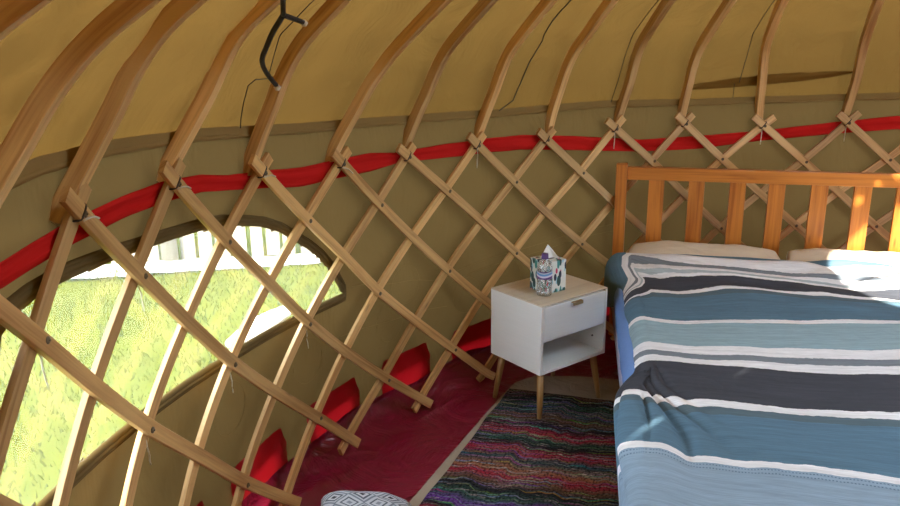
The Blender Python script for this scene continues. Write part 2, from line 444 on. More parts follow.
# ------------------------------------------------------------------ roof poles
POLES = {0: [0.034, 0.27, 0.505, 0.632, 0.553, 0.457, 0.356, 0.006, 0.027], 1: [-0.016, 0.196, 0.355, 0.42, 0.337, 0.246, 0.153, 0.004, 0.06], 2: [0.003, 0.203, 0.363, 0.378, 0.3, 0.214, 0.127, 0.003, 0.067], 3: [-0.035, 0.046, 0.129, 0.145, -0.009, -0.203, -0.393, -0.008, 0.019], 4: [-0.026, 0.121, 0.275, 0.378, 0.301, 0.147, -0.006, -0.002, -0.012], 5: [0.049, 0.128, 0.212, 0.23, 0.137, -0.011, -0.156, -0.002, 0.012], 6: [0.058, 0.115, 0.164, 0.156, 0.059, -0.104, -0.263, -0.003, 0.002], 7: [0.078, 0.079, 0.102, 0.102, 0.023, -0.158, -0.333, -0.004, -0.003], 8: [0.042, 0.066, 0.082, 0.038, -0.076, -0.231, -0.38, -0.003, 0.012], 9: [-0.078, -0.094, -0.106, -0.133, -0.215, -0.352, -0.482, -0.003, -0.001], 10: [-0.038, -0.098, -0.154, -0.237, -0.392, -0.602, -0.8, -0.005, 0.004], 11: [0.008, 0.027, 0.023, -0.029, -0.155, -0.337, -0.512, -0.002, 0.002]}
ZK = [1.09, 1.22, 1.34, 1.45, 1.56, 1.68, 1.82]
PROF = [(2.585, 1.09), (2.545, 1.20), (2.505, 1.30), (2.475, 1.37), (2.44, 1.425), (2.39, 1.475), (2.31, 1.53), (2.1, 1.66), (1.85, 1.815), (1.6, 1.97), (1.0, 2.337), (.62, 2.573)]
LABELS = {-2: 'roof pole beyond the top left corner of the photo, second before the leftmost', -1: 'roof pole just beyond the top left corner of the photo',
 0: 'thick pale roof pole nearest the camera, leftmost at the top left corner', 1: 'darker bent roof pole rising above the left end of the window, second from the left',
 2: 'reddish bent roof pole lashed to the lattice above the middle of the window', 3: 'bent roof pole that the black cord hangs beside',
 4: 'golden bent roof pole just right of the one with the black cord', 5: 'brown bent roof pole midway between the black cord and the diagonal roof seam',
 6: 'bent roof pole directly left of the dark diagonal roof seam', 7: 'bent roof pole directly right of the dark diagonal roof seam',
 8: 'bent roof pole above the left corner post of the headboard', 9: 'pale bent roof pole above the second and third headboard slats',
 10: 'roof pole above the headboard with a dark thread hanging beside it', 11: 'roof pole nearest the right edge of the photo above the headboard',
 12: 'roof pole just beyond the right edge of the photo', 13: 'roof pole second beyond the right edge of the photo'}
def pole(k):
    q = POLES.get(k, [.02, .05, .08, .05, -.05, -.2, -.35, 0, .01])
    if k < 0: q = POLES[0]
    key = []
    for r, z in PROF:
        a = interp(z, list(zip(ZK, q[:7])))
        fade = 1 if z < 1.83 else max(0, 1-(z-1.83)/.8)
        key.append(pol(k+a, r-q[7]*max(0, min(1.5, (z-1.1)/.4))*fade, z+q[8]*fade))
    pts = []
    n = 88; N = len(key)-1
    for s in range(n+1):
        x = N*s/n; a = min(int(x), N-1); f = x-a
        p0 = key[max(a-1, 0)]; p1 = key[a]; p2 = key[a+1]; p3 = key[min(a+2, N)]
        pts.append(.5*((2*p1)+(-p0+p2)*f+(2*p0-5*p1+4*p2-p3)*f*f+(-p0+3*p1-3*p2+p3)*f**3))
    sd = pol(k, 1, 0); side = Vector((sd.y, -sd.x, 0))
    ws = []; ns = []
    for i, p in enumerate(pts):
        t = (pts[min(i+1, n)]-pts[max(i-1, 0)]).normalized()
        nn = side.cross(t).normalized(); w = t.cross(nn).normalized()
        ws.append(w); ns.append(nn)
    wd = [.036+.0012*nz(i*.25, k*3.1) for i in range(n+1)]
    m = MB().sweep(pts, ws, ns, wd, .036)
    o = m.build('roof_pole', M['pole'])
    tag(o, LABELS[k], 'roof pole', 'steam-bent roof poles')
for k in range(-2, 14): pole(k)

# ------------------------------------------------------------------ red band
BZ = [(-6, 1.10), (.44, 1.112), (1, 1.126), (1.6, 1.137), (1.93, 1.139), (2.37, 1.13), (2.7, 1.108), (3.58, 1.065), (4.5, 1.064), (5.5, 1.058), (6.64, 1.055), (7.43, 1.027), (7.8, 1.012), (8.35, .992), (9.17, .992), (9.96, 1.016), (10.7, 1.045), (11.6, 1.081), (12.3, 1.075), (16, 1.04)]
BW = [(-6, .05), (.44, .046), (1, .05), (2, .052), (2.7, .044), (3.58, .066), (4.5, .070), (4.9, .040), (5.5, .056), (6.64, .067), (7.43, .068), (7.8, .066), (8.35, .058), (9.17, .066), (9.96, .052), (10.7, .058), (11.6, .066), (16, .06)]
def bandf(u, v):
    i = -5+u*20; zc = interp(i, BZ); w = interp(i, BW)
    fold = .003*math.sin(v*9+i*2.1)+.004*nz(i*1.5, v*2)
    return pol(i, 2.563+fold-.003*abs(math.sin(PI*i)), zc+(v-.5)*w+.002*nz(i*3, 5))
m = MB().grid(bandf, 400, 8, lambda u, v: (v*.06, u*8))
o = m.build('fabric_band', M['band'], smoothf=True)
so = o.modifiers.new('s', 'SOLIDIFY'); so.thickness = .0015
tag(o, 'long red fabric band wrapped around the top of the lattice', 'band')

# ------------------------------------------------------------------ canvas wall, with window hole and door opening
WIN = [(.30, .93), (.405, 1.007), (.52, 1.025), (.70, 1.033), (.973, 1.034), (1.394, 1.024), (1.908, 1.010), (2.353, .999), (2.62, .988), (2.85, .967), (3.10, .940), (3.30, .905), (3.487, .855), (3.66, .808), (3.80, .760), (3.90, .715), (3.98, .665), (4.092, .585),
       (3.526, .586), (2.828, .590), (2.39, .595), (1.822, .608), (1.326, .62), (.82, .636), (.394, .650), (.15, .68), (.08, .74), (.10, .83), (.18, .89)]
WIN = [((i-5)*0.16164771700455613/D+5, z) for i, z in WIN]
RW = 2.580
def inside(pt, poly):
    x, y = pt; c = False
    for (x1, y1), (x2, y2) in zip(poly, poly[1:]+poly[:1]):
        if (y1 > y) != (y2 > y) and x < (x2-x1)*(y-y1)/(y2-y1)+x1: c = not c
    return c
SEAM = [(-6, 1.262), (.6, 1.267), (.92, 1.277), (1.45, 1.279), (2.46, 1.263), (3.65, 1.23), (4.97, 1.21), (6.37, 1.198), (7.78, 1.208), (9.15, 1.20), (10.4, 1.206), (11.6, 1.218), (14, 1.21), (33, 1.262)]
def seamz(i): return interp(i if i < 33 else i-39, SEAM)
DOOR = (21.0, 25.0)
def wallr(i, z):
    return RW+.006*nz(i*.9, z*2.2, 3)+.004*nz(i*2.5, z*1.2, 8)
def wall_patch(i0, i1, di, hole=None):
    m = MB(); nu = round((i1-i0)/di); nv = 61; z0 = .02
    vs = []; 
    for j in range(nv+1):
        for q in range(nu+1):
            i = i0+(i1-i0)*q/nu; z = z0+(seamz(i)+.01-z0)*j/nv
            vs.append(pol(i, wallr(i, z), z))
    fs = []
    for j in range(nv):
        for q in range(nu):
            i = i0+(i1-i0)*(q+.5)/nu; z = z0+(seamz(i)+.01-z0)*(j+.5)/nv
            if hole and z < .165 and ((i-2.41) % 1.08) < .60 and ((i-2.41) % 1.08) > .06: continue
            if hole and inside((i, z), hole): continue
            a = j*(nu+1)+q; fs.append((a, a+1, a+nu+2, a+nu+1))
    m.add(vs, fs); return m
wall = wall_patch(-2, 16, .05, WIN).build('wall_back', M['wall_canvas'], smoothf=True); tag(wall, kind='structure')
wl = wall_patch(16, DOOR[0], .15).build('wall_right', M['wall_canvas'], smoothf=True); tag(wl, kind='structure')
wf = wall_patch(DOOR[1], 37, .15).build('wall_front', M['wall_canvas'], smoothf=True); tag(wf, kind='structure')
# door surround
dj = MB()
for i in DOOR: 
    a = pol(i, 2.54, 0); s = Vector((pol(i, 1, 0).y, -pol(i, 1, 0).x, 0)); dj.box(a-s*.03, s*.06, inward(a)*-.07, (0, 0, 1.24))
a = pol(DOOR[0], 2.54, 1.2); b = pol(DOOR[1], 2.54, 1.2); dj.box(a, b-a, inward((a+b)/2)*-.07, (0, 0, .06))
tag(dj.build('door_1', M['lath'], bevel=.003), kind='structure')
# hem welt under the eave seam
def welt(u, v):
    i = -2+u*18; an = v*PI; z = seamz(i)-.010-.014*v+.0015*nz(i*8, 2)
    return pol(i, 2.575-.0035*math.sin(an)-.0012*nz(i*9, v*3), z)
m = MB().grid(welt, 500, 6); m.build('hem', M['hem_canvas'], wall, smoothf=True)
# thin stitched folds in the wall canvas beside the nightstand
for (ia, za, ib, zb) in ((5.6, .50, 8.2, .60), (5.6, .46, 8.2, .565), (4.2, .60, 5.4, .50), (4.0, .42, 5.6, .36)):
    pts = [pol(ia+(ib-ia)*q/20, wallr(ia+(ib-ia)*q/20, za+(zb-za)*q/20)-.0012, za+(zb-za)*q/20+.004*math.sin(q*.5)) for q in range(21)]
    MB().tube(pts, .0010, 5).build('seam', M['hem_canvas'], wall, smoothf=True)
# circular reinforcement patches
for i, z in ((3.55, .40), (4.75, .385), (5.9, .38), (2.5, .42), (5.0, .52), (6.5, .42)):
    pts = [pol(i+math.cos(2*PI*q/28)*.20, wallr(i, z)-.003, z+math.sin(2*PI*q/28)*.085) for q in range(28)]
    pts = [pol(i+math.cos(2*PI*q/28)*.20, wallr(i+math.cos(2*PI*q/28)*.20, z+math.sin(2*PI*q/28)*.085)-.0006, z+math.sin(2*PI*q/28)*.085) for q in range(28)]
    MB().tube(pts, .0007, 4, closed=True).build('patch_ring', M['hem_canvas'], wall, smoothf=True)

# window: trim band + clear vinyl pane
win = tag(empty('window_1', pol(2.2, RW, .6)), kind='structure')
n = len(WIN)
def dense(poly, k=6):
    out = []
    for (a, b), (c, d) in zip(poly, poly[1:]+poly[:1]):
        for q in range(k): out.append((a+(c-a)*q/k, b+(d-b)*q/k))
    return out
DP = dense(WIN, 6)
Rphys = RW*D
def normal2(q, poly):
    a = poly[q-1]; b = poly[(q+1) % len(poly)]
    dx = (b[0]-a[0])*Rphys; dz = b[1]-a[1]; L = math.hypot(dx, dz) or 1
    return (-dz/L, dx/L)
def ring(off, rr):
    out = []
    for q, (i, z) in enumerate(DP):
        nx, ny = normal2(q, DP)
        out.append(pol(i+nx*off/Rphys, rr, z+ny*off))
    return out
# polygon runs clockwise seen from inside -> outward normal has sign +
offs = [(-.004, 2.5785), (-.002, 2.572), (.010, 2.5695), (.0115, 2.5715), (.0125, 2.5695), (.022, 2.5695), (.0232, 2.5712), (.0245, 2.570), (.030, 2.5735), (.031, 2.583)]
vs = []; fs = []
for off, rr in offs: vs += ring(off, rr)
N = len(DP)
for a in range(len(offs)-1):
    for q in range(N):
        q2 = (q+1) % N; fs.append((a*N+q, a*N+q2, (a+1)*N+q2, (a+1)*N+q))
obj('window_frame', vs, fs, M['window_trim'], win, smoothf=True)
# pane: rows between top and bottom of outline
vs = []; fs = []
cols = 90; i0 = min(p[0] for p in WIN)-.02; i1 = max(p[0] for p in WIN)+.02
nv = 16
def zrange(i):
    hits = []
    for (a, b), (c, d) in zip(WIN, WIN[1:]+WIN[:1]):
        if (a-i)*(c-i) <= 0 and a != c: hits.append(b+(d-b)*(i-a)/(c-a))
    if not hits:
        zz = WIN[17][1] if i > 3 else .78
        return zz-.01, zz+.01
    return min(hits)-.012, max(hits)+.012
for q in range(cols+1):
    i = i0+(i1-i0)*q/cols; zl, zh = zrange(i)
    for j in range(nv+1):
        z = zl+(zh-zl)*j/nv
        vs.append(pol(i, RW-.002+.004*nz(i*1.7, z*2), z))
for q in range(cols):
    for j in range(nv):
        a = q*(nv+1)+j; fs.append((a, a+nv+1, a+nv+2, a+1))
obj('window_pane', vs, fs, M['vinyl'], win, smoothf=True)

# ------------------------------------------------------------------ roof canvas ("ceiling")
CP = [(2.60, 1.20), (2.565, 1.30), (2.51, 1.42), (2.42, 1.535), (2.29, 1.63), (2.13, 1.735), (1.62, 2.05), (.64, 2.656)]
def roofpt(i, h, sag=True):
    """h runs 0 (eave) .. 1 (crown)"""
    N = len(CP)-1
    hs = [0, .05, .11, .17, .23, .30, .52, 1.0]
    for a in range(N):
        if h <= hs[a+1] or a == N-1:
            f = (h-hs[a])/(hs[a+1]-hs[a]); break
    p0 = CP[max(a-1, 0)]; p1 = CP[a]; p2 = CP[a+1]; p3 = CP[min(a+2, N)]
    r = p1[0]+(p2[0]-p1[0])*f; z = p1[1]+(p2[1]-p1[1])*f
    z += (seamz(i)-1.2)*max(0, 1-h/.12)
    if sag:
        s = math.sin(PI*(i-.08))**2
        amp = .018*min(1, h*6)*(1-h*.5)
        wr = .010*nz(i*2.2, h*22, 1)+.006*nz(i*5+h*9, h*40, 4)
        left = .050*smooth(1.9, -.3, i)*nz(i*4+3, h*30, 9)
        dr = -amp*s+(wr+left)*min(1, h*10+.15)
        r += dr*.6; z += dr*.7
    return r, z
def rooff(u, v):
    i = -2+u*39; h = v**1.25
    r, z = roofpt(i, h); return pol(i, r, z)
ceil = MB().grid(rooff, 780, 60).build('ceiling', M['roof_canvas'], smoothf=True); tag(ceil, kind='structure')
# overlapping lower edge of the roof canvas
def flap(u, v):
    i = -2+u*18; z = seamz(i)+.012-.022*v
    return pol(i, 2.578-.004*v*(1+.5*nz(i*6, 1)), z+.002*nz(i*5, 3))
MB().grid(flap, 360, 3).build('roof_hem', M['hem_canvas'], ceil, smoothf=True)
def rz(z):
    return interp(z, [(b, a) for a, b in CP])
def roof_line(name, key, rad, mat, offs=.012, sag=0.):
    pts = []
    for (a, b), (c, d) in zip(key[:-1], key[1:]):
        for q in range(6):
            f = q/6; i = a+(c-a)*f; z = b+(d-b)*f
            pts.append(pol(i, rz(z)-offs, z-offs*.6))
    pts.append(pol(key[-1][0], rz(key[-1][1])-offs, key[-1][1]-offs*.6))
    return MB().tube(pts, rad, 5).build(name, mat, ceil, smoothf=True)
roof_line('seam', [(6.4, 2.2), (6.5, 1.8), (6.55, 1.655), (6.56, 1.59), (6.64, 1.512), (6.61, 1.413), (6.58, 1.335), (6.54, 1.256), (6.36, 1.21)], .0028, M['thread'], .017)
roof_line('thread', [(9.4, 2.0), (9.48, 1.664), (9.54, 1.539), (9.61, 1.424), (9.62, 1.301)], .0018, M['thread'], .02)
roof_line('seam', [(9.57, 1.292), (9.6, 1.215)], .0015, M['thread'], .014)
roof_line('thread', [(7.8, 1.8), (7.9, 1.543), (7.96, 1.411), (7.97, 1.317), (7.95, 1.22)], .0018, M['thread'], .016)
roof_line('thread', [(2.86, 1.70), (2.86, 1.609), (2.88, 1.567), (2.89, 1.525), (2.95, 1.48), (3.02, 1.429), (3.03, 1.409), (2.88, 1.409), (2.81, 1.393), (2.82, 1.342), (2.86, 1.27)], .0016, M['thread'], .018)
# tucked fold across the roof beside the two right-hand poles
def fold(u, v):
    i = 8.95+u*2.2; zc = 1.272+.085*u*u+.015*math.sin(u*4)
    w = .050*math.sin(PI*min(1, u*1.0+.05))**.6+.002
    z = zc+(.5-v)*w; r = rz(z)-.004-.006*math.sin(PI*v)*min(1, 4*(1-u))
    return pol(i, r, z-.004)
MB().grid(fold, 60, 8).build('fold', M['roof_canvas'], ceil, smoothf=True)

# crown ring at the top of the poles
cr = MB()
ringp = [Vector((.61*math.cos(2*PI*q/48), .61*math.sin(2*PI*q/48), 2.59)) for q in range(48)]
cr.tube(ringp, .038, 10, closed=True)
crown = tag(empty('crown_ring', (0, 0, 2.62)), 'round wooden crown ring at the peak of the roof poles', 'crown ring')
cr.build('ring', M['pole'], crown, smoothf=True)
for q in range(2):
    ang = PI/4+q*PI/2; dv = Vector((math.cos(ang), math.sin(ang), 0))
    pts = [dv*(.60*(s/6-1))+Vector((0, 0, 2.60+.14*(1-(s/6-1)**2))) for s in range(13)]
    MB().tube(pts, .014, 8).build('cross_bar', M['pole'], crown, smoothf=True)

# ------------------------------------------------------------------ floor (red groundsheet)
def floorf(u, v):
    i = -2+u*39; s = v
    ic = i if i < 30 else i-39
    if s < .8:
        r = 2.40*(s/.8); z = 0
        near = smooth(2.28, 2.40, r)
        z += near*(.016*max(0, nz(i*1.3+r, r*5))+.008*abs(nz(i*3+r*3, r*7)))
    else:
        f = (s-.8)/.2; r = 2.40+.155*smooth(0, .9, f)+.010*nz(i*2, f*2, 2)
        z = .095*f*f*(1+.35*nz(i*1.1, 7))+.026*abs(nz(i*1.8+f*2, f*5, 6))*f+.045*math.sin(f*PI)*max(0, nz(i*.9+f, f*2, 5))+.016*max(0, nz(i*1.3+r, r*5))*(1-f)
    return pol(i, r, z)
floor = MB().grid(floorf, 585, 70).build('floor', M['tarp'], smoothf=True); tag(floor, kind='structure')
# skirt tabs
def tab(i0):
    def f(u, v):
        i = i0+u*.72+(.10*v*v*(.5-u)*-.6)
        zt_ = .232+.004*nz(i*3, 1)
        top = zt_-.05*smooth(.10, 0, u)-.07*smooth(.90, 1.0, u)
        z = .02+(top-.02)*v
        return pol(i-.10*(1-v)*0+.0, 2.572+.004*nz(i*4, v*3, 4)-.012*(1-v)-.008*v*math.sin(u*PI), z)
    return f
for q in range(-3, 12):
    t_ = MB().grid(tab(2.41+1.08*q), 24, 12).build('skirt_tab', M['tab'], floor, smoothf=True)

# ------------------------------------------------------------------ bed frame
P0 = Vector((1.1454, 2.2282, 0)); dU = Vector((.42990724, -.90287306, 0)); dV = Vector((-.90287306, -.42990724, 0))
def B(u, v, z): return P0+dU*u+dV*v+Vector((0, 0, z))
def ume(v): return .0+.085*v
bed = tag(empty('bed_frame', B(.7, 1., 0)), 'orange pine double bed frame with a slatted headboard under the striped duvet', 'bed')
def bbox(name, u0, u1, v0, v1, z0, z1, mat, parent, bev=.003):
    return MB().box(B(u0, v0, z0), dU*(u1-u0), dV*(v1-v0), (0, 0, z1-z0)).build(name, mat, parent, bevel=bev)
bbox('headboard_post', 0, .054, -.03, .03, 0, .921, M['orange_pine'], bed, .004)
bbox('headboard_post', 1.425, 1.479, -.03, .03, 0, .921, M['orange_pine'], bed, .004)
bbox('top_rail', .054, 1.425, -.018, .018, .845, .907, M['orange_pine'], bed)
bbox('lower_rail', .054, 1.425, -.018, .018, .34, .42, M['orange_pine'], bed)
for u0 in (.158, .344, .530, .703, .886, 1.068, 1.242):
    bbox('headboard_slat', u0, u0+.0725, -.010, .010, .42, .845, M['orange_pine'], bed, .0015)
for side in (0, 1):
    m = MB(); a = B(ume(0)+.03 if side == 0 else 1.41, .03, .12); b = B(ume(2.0)+.03 if side == 0 else 1.41, 2.03, .12)
    m.box(a, b-a, dU*.022, (0, 0, .10)).build('side_rail', M['orange_pine'], bed, bevel=.003)
bbox('foot_rail', .17, 1.42, 2.03, 2.06, .10, .30, M['orange_pine'], bed)
for u0 in (.17, 1.36): bbox('leg', u0, u0+.05, 2.0, 2.05, .013, .12, M['orange_pine'], bed)
for q in range(10): bbox('bed_slat', .05+.012*q, 1.41, .15+q*.19, .22+q*.19, .20, .215, M['lath'], bed, 0)

# mattress and blue fitted sheet
def slab(z0, z1, grow, rad, wav=0.):
    m = MB(); ring_ = []
    def uvp(a, w):  # a around perimeter
        pass
    v0, v1 = .045-grow, 2.10+grow
    per = []
    nS = 30
    for q in range(nS+1): v = v0+(v1-v0)*q/nS; per.append((ume(v)-grow, v))
    for q in range(1, 12): per.append((ume(v1)-grow+(1.42+grow*2-ume(v1))*q/12, v1))
    for q in range(nS+1): v = v1-(v1-v0)*q/nS; per.append((1.42+grow, v))
    for q in range(1, 12): per.append((1.42+grow-(1.42+2*grow-ume(v0))*q/12, v0))
    cu, cv = .75, 1.07
    lay = [(z0, .985 if z0 > .3 else .97), (z0+.006, 1.), (z0+(z1-z0)*.5, 1.006), (z1-rad, 1.), (z1-rad*.3, .988), (z1, .96), (z1, .5), (z1, .02)]
    for z, s in lay:
        for a, (u, v) in enumerate(per):
            w = wav*math.sin(a*2.1)*(1-(z-z0)/(z1-z0)) if z < z1 else 0
            m.v.append(B(cu+(u-cu)*s-w, cv+(v-cv)*s, z+ (wav*.6*nz(a*.7, 1) if z == z0 else 0))); m.uv.append((0, 0))
    n_ = len(per)
    for l in range(len(lay)-1):
        for a in range(n_):
            b = (a+1) % n_; m.f.append([l*n_+a, l*n_+b, (l+1)*n_+b, (l+1)*n_+a])
    m.f.append([(len(lay)-1)*n_+a for a in range(n_)]); m.f.append([a for a in range(n_)][::-1])
    return m
tag(slab(.216, .462, 0, .03).build('mattress', M['mattress'], smoothf=True), 'thick lavender-white mattress on the pine bed frame, its lower side showing beside the rug', 'mattress')
sh = slab(.335, .474, .006, .035, .002).build('fitted_sheet', M['sheet'], smoothf=True)
tag(sh, 'plain blue fitted sheet stretched over the mattress side below the duvet', 'bed sheet')

# pillows
def pillow(u0, u1, v0, v1, z, h, tilt, seed):
    cu, cv = (u0+u1)/2, (v0+v1)/2; a = (u1-u0)/2; b = (v1-v0)/2
    m = MB(); nu, nv = 48, 28
    def f(top):
        def g(x, y):
            X = x*2-1; Y = y*2-1
            e = max(0, (1-abs(X)**3.2))*max(0, (1-abs(Y)**2.6)); t = e**.42
            pin = 1-.05*(1-abs(Y)**2)*abs(X)**4
            uu = cu+a*X*(1-.07*Y*Y*abs(X)); vv = cv+b*Y*(1-.10*X*X*abs(Y))
            w = .012*nz(X*2.6+seed, Y*2.2, seed)+.006*nz(X*6, Y*6+seed)
            zz = z+(h/2*t+w*t if top else -h/2*t*.8)+tilt*(-Y)*b
            zz += .012*nz(X*1.5+seed, 3.3)
            return B(uu, vv, zz)
        return g
    m.grid(f(True), nu, nv); m.grid(f(False), nu, nv)
    k = (nu+1)*(nv+1)
    for i in range(len(m.f)//2, len(m.f)): m.f[i] = m.f[i][::-1]
    return m
def finish_pillow(m, label):
    o = m.build('pillow', M['pillow'], smoothf=True)
    w = o.modifiers.new('w', 'WELD'); w.merge_threshold = .0006
    tag(o, label, 'pillow', 'cream pillows against the headboard')
finish_pillow(pillow(.075, .775, .035, .42, .488, .11, .22, 1.3), 'cream pillow at the left end of the headboard, next to the nightstand')
finish_pillow(pillow(.785, 1.42, .035, .43, .488, .115, .22, 5.7), 'cream pillow at the right end of the headboard with a bright sun patch')

# duvet
def ztop(u, v):
    z = .500+.038*smooth(.62, .24, v)
    z += .006*nz(u*2.2, v*2.0, 2)+.006*nz(u*5, v*3.3, 5)
    # crumpled ridges near the head on the right, running diagonally
    k = smooth(.55, .9, u)*smooth(1.0, .35, v)
    z += k*.013*abs(nz(u*3+v*4, v*9-u*5, 3))+k*.008*math.sin((v*1.0-u*.38)*34+2*nz(u*3, v*3))
    z += .004*math.sin(v*42+u*3+3*nz(u*2, v*2))*smooth(1.25, .2, v)
    z += .010*math.exp(-((u-.10-.3*(v-.9))/.05)**2)*math.exp(-((v-.95)/.10)**2)
    z -= .012*math.exp(-((v-.66)/.05)**2)*smooth(1.1, .0, u)*0
    return z
HEM = [(.0, .33), (.36, .325), (.46, .36), (.60, .415), (.75, .447), (1.40, .452), (1.50, .42), (1.58, .33), (1.66, .25), (1.80, .17), (2.2, .10), (2.5, .08)]
RHO = .055
def pleat(v, c):
    rad_ = math.hypot(v-1.42, c+.01)
    if v < 1.40: return 0.
    th = math.atan2(v-1.40, c+.03)          # 0 = across the bed, PI = down the side
    g = 0.
    for k, (t0, w, d_) in enumerate(((1.02, .05, .012), (1.22, .045, .020), (1.38, .04, .026), (1.53, .04, .028), (1.70, .05, .020))):
        t1 = t0+.05*math.sin(rad_*7+k)
        g += d_*math.exp(-((th-t1)/w)**2)
    return (g-.006)*smooth(.01, .10, rad_)*smooth(.75, .45, rad_)
def duvet_f(x, y):
    v = .205+y*2.2
    zt_ = ztop(.1, v)
    hang = max(.012, zt_-interp(v, HEM)-.0)
    Lh = hang if hang < .05 else hang+.02
    W = 1.46
    c = -Lh-RHO*.6+x**1.25*(W+Lh+RHO*.6)   # arc length, 0 = where the top begins to roll over
    bulge = .062*smooth(.62, .40, v)-.02*smooth(.35, .2, v)
    drop_on = smooth(1.42, 1.62, v)
    ue = ume(v)+.022-bulge-.055*drop_on-.012*smooth(1.9, 2.3, v)
    q = ue+RHO
    if c > 0:
        u = q+c; z = ztop(u, v); t = 0
        nrm = (0, 1)
    else:
        a = -c; th = min(a/RHO, PI/2)
        u = q-RHO*math.sin(th); z = zt_-RHO*(1-math.cos(th)); t = th/(PI/2)
        if a > RHO*PI/2:
            z -= (a-RHO*PI/2); t = 1+(a-RHO*PI/2)
        # drape folds fan out from the point where the hem lets go
        fa = math.atan2(max(v-1.40, 0.001), max(.52-z, .001)+.02)
        amp = .017*drop_on*min(1, t)
        u += pleat(v, -a)*min(1, t+.3)+.10*drop_on*max(0, a-.06)-.014*smooth(1.55, 1.7, v)*smooth(2.1, 1.9, v)-.010*min(1, t)*nz(v*7, z*5, 2)*(1-drop_on)
    if c > 0 and v > 1.35: z -= pleat(v, c)*smooth(.34, .05, c)*.8
    # end of duvet at the head curls down
    z -= .020*smooth(.25, .205, v)
    return B(u, v, max(z, .03))
def duvet_uv(x, y):
    v = .205+y*2.2
    W = 1.46; u = x**1.25*W
    left = smooth(.62, .12, u); right = smooth(.45, 1.05, u)
    off = left*interp(v, [(.2, .13), (.26, .11), (.33, .07), (.40, .0), (.55, -.085), (.72, -.14), (.80, -.15), (1.03, -.085), (1.27, -.045), (1.45, 0.)])
    off += right*(-.06*smooth(.30, .45, v)*smooth(.75, .6, v)+.11*smooth(.65, .95, v)*smooth(1.75, 1.25, v)+.03*smooth(1.2, 1.5, v)*smooth(2.0, 1.8, v))
    Lh = max(.012, ztop(.1, v)-interp(v, HEM)); Lh = Lh if Lh < .05 else Lh+.02
    c = -Lh-RHO*.6+x**1.25*(W+Lh+RHO*.6)
    off -= 2.6*min(max(0, .05-c), .12)*smooth(1.0, .5, v)*smooth(.15, .3, v)
    off += .035*smooth(.12, 0, c)*smooth(1.5, 1.8, v)+.5*max(0, -c)*smooth(1.5, 1.8, v)
    return (x*1.8, v+off)
m = MB().grid(duvet_f, 230, 330, duvet_uv)
duv = m.build('duvet', M['duvet'], smoothf=True)
so = duv.modifiers.new('s', 'SOLIDIFY'); so.thickness = .008; so.offset = -1
tag(duv, 'blue, grey and white striped duvet spread over the bed', 'duvet')

# ------------------------------------------------------------------ nightstand
ax, ay, ang, w_, d_, zt, zb = .158, 2.005, -.224, .381, .305, .505, .209
nu_ = Vector((math.cos(ang), math.sin(ang), 0)); nv_ = Vector((-math.sin(ang), math.cos(ang), 0)); F = Vector((ax, ay, 0))
def Nn(u, v, z): return F+nu_*u+nv_*v+Vector((0, 0, z))
ns_ = tag(empty('nightstand', Nn(w_/2, d_/2, 0)), 'white bedside cabinet with one drawer over an open shelf on splayed wooden legs', 'nightstand')
def nbox(name, u0, u1, v0, v1, z0, z1, mat, parent=ns_, bev=.0015):
    return MB().box(Nn(u0, v0, z0), nu_*(u1-u0), nv_*(v1-v0), (0, 0, z1-z0)).build(name, mat, parent, bevel=bev)
T = .014
nbox('side_panel', 0, T, 0, d_, zb, zt-.006, M['white_board']); nbox('side_panel', w_-T, w_, 0, d_, zb, zt-.006, M['white_board'])
nbox('top_panel', 0, w_, 0, d_, zt-.006, zt, M['top_board'])['label'] = 'pale oak-look top'
nbox('bottom_panel', T, w_-T, 0, d_, zb, zb+T, M['white_board']); nbox('back_panel', T, w_-T, d_-.006, d_, zb+T, zt-.006, M['white_board'])
nbox('shelf', T, w_-T, .004, d_-.006, .345, .355, M['white_board'])
dr = nbox('drawer', T+.002, w_-T-.002, -.001, .016, .352, zt-.012, M['white_board'])
h = MB().box(Nn(w_/2-.028, -.016, zt-.020), nu_*.056, nv_*.016, (0, 0, .003)).box(Nn(w_/2-.028, -.016, zt-.031), nu_*.056, nv_*.003, (0, 0, .013))
hh = h.build('handle', M['brass'], dr, bevel=.0008); hh['label'] = 'bronze lip handle'
b1 = MB().lathe(Nn(.335, .03, zb+T), [(.003, 0), (.003, .008), (.006, .012)], 8)
MB().tube([Nn(w_-T-.001, .06, .275), Nn(w_-T-.005, .06, .275)], .004, 8).build('shelf_peg', M['dark_metal'], ns_)
for su in (0, 1):
    for sv in (0, 1):
        top = Nn(w_*(.10 if su == 0 else .90), d_*(.12 if sv == 0 else .88), zb); ft = Nn(w_*(.025 if su == 0 else .955), d_*(.03 if sv == 0 else .95), 0.012 if (su == 0 and sv == 0) else .001)
        if (su, sv) == (0, 0): ft.z = .012
        MB().tube([top, (top+ft)/2, ft], [.0155, .0135, .0095], 14).build('leg', M['leg'], ns_, smoothf=True)

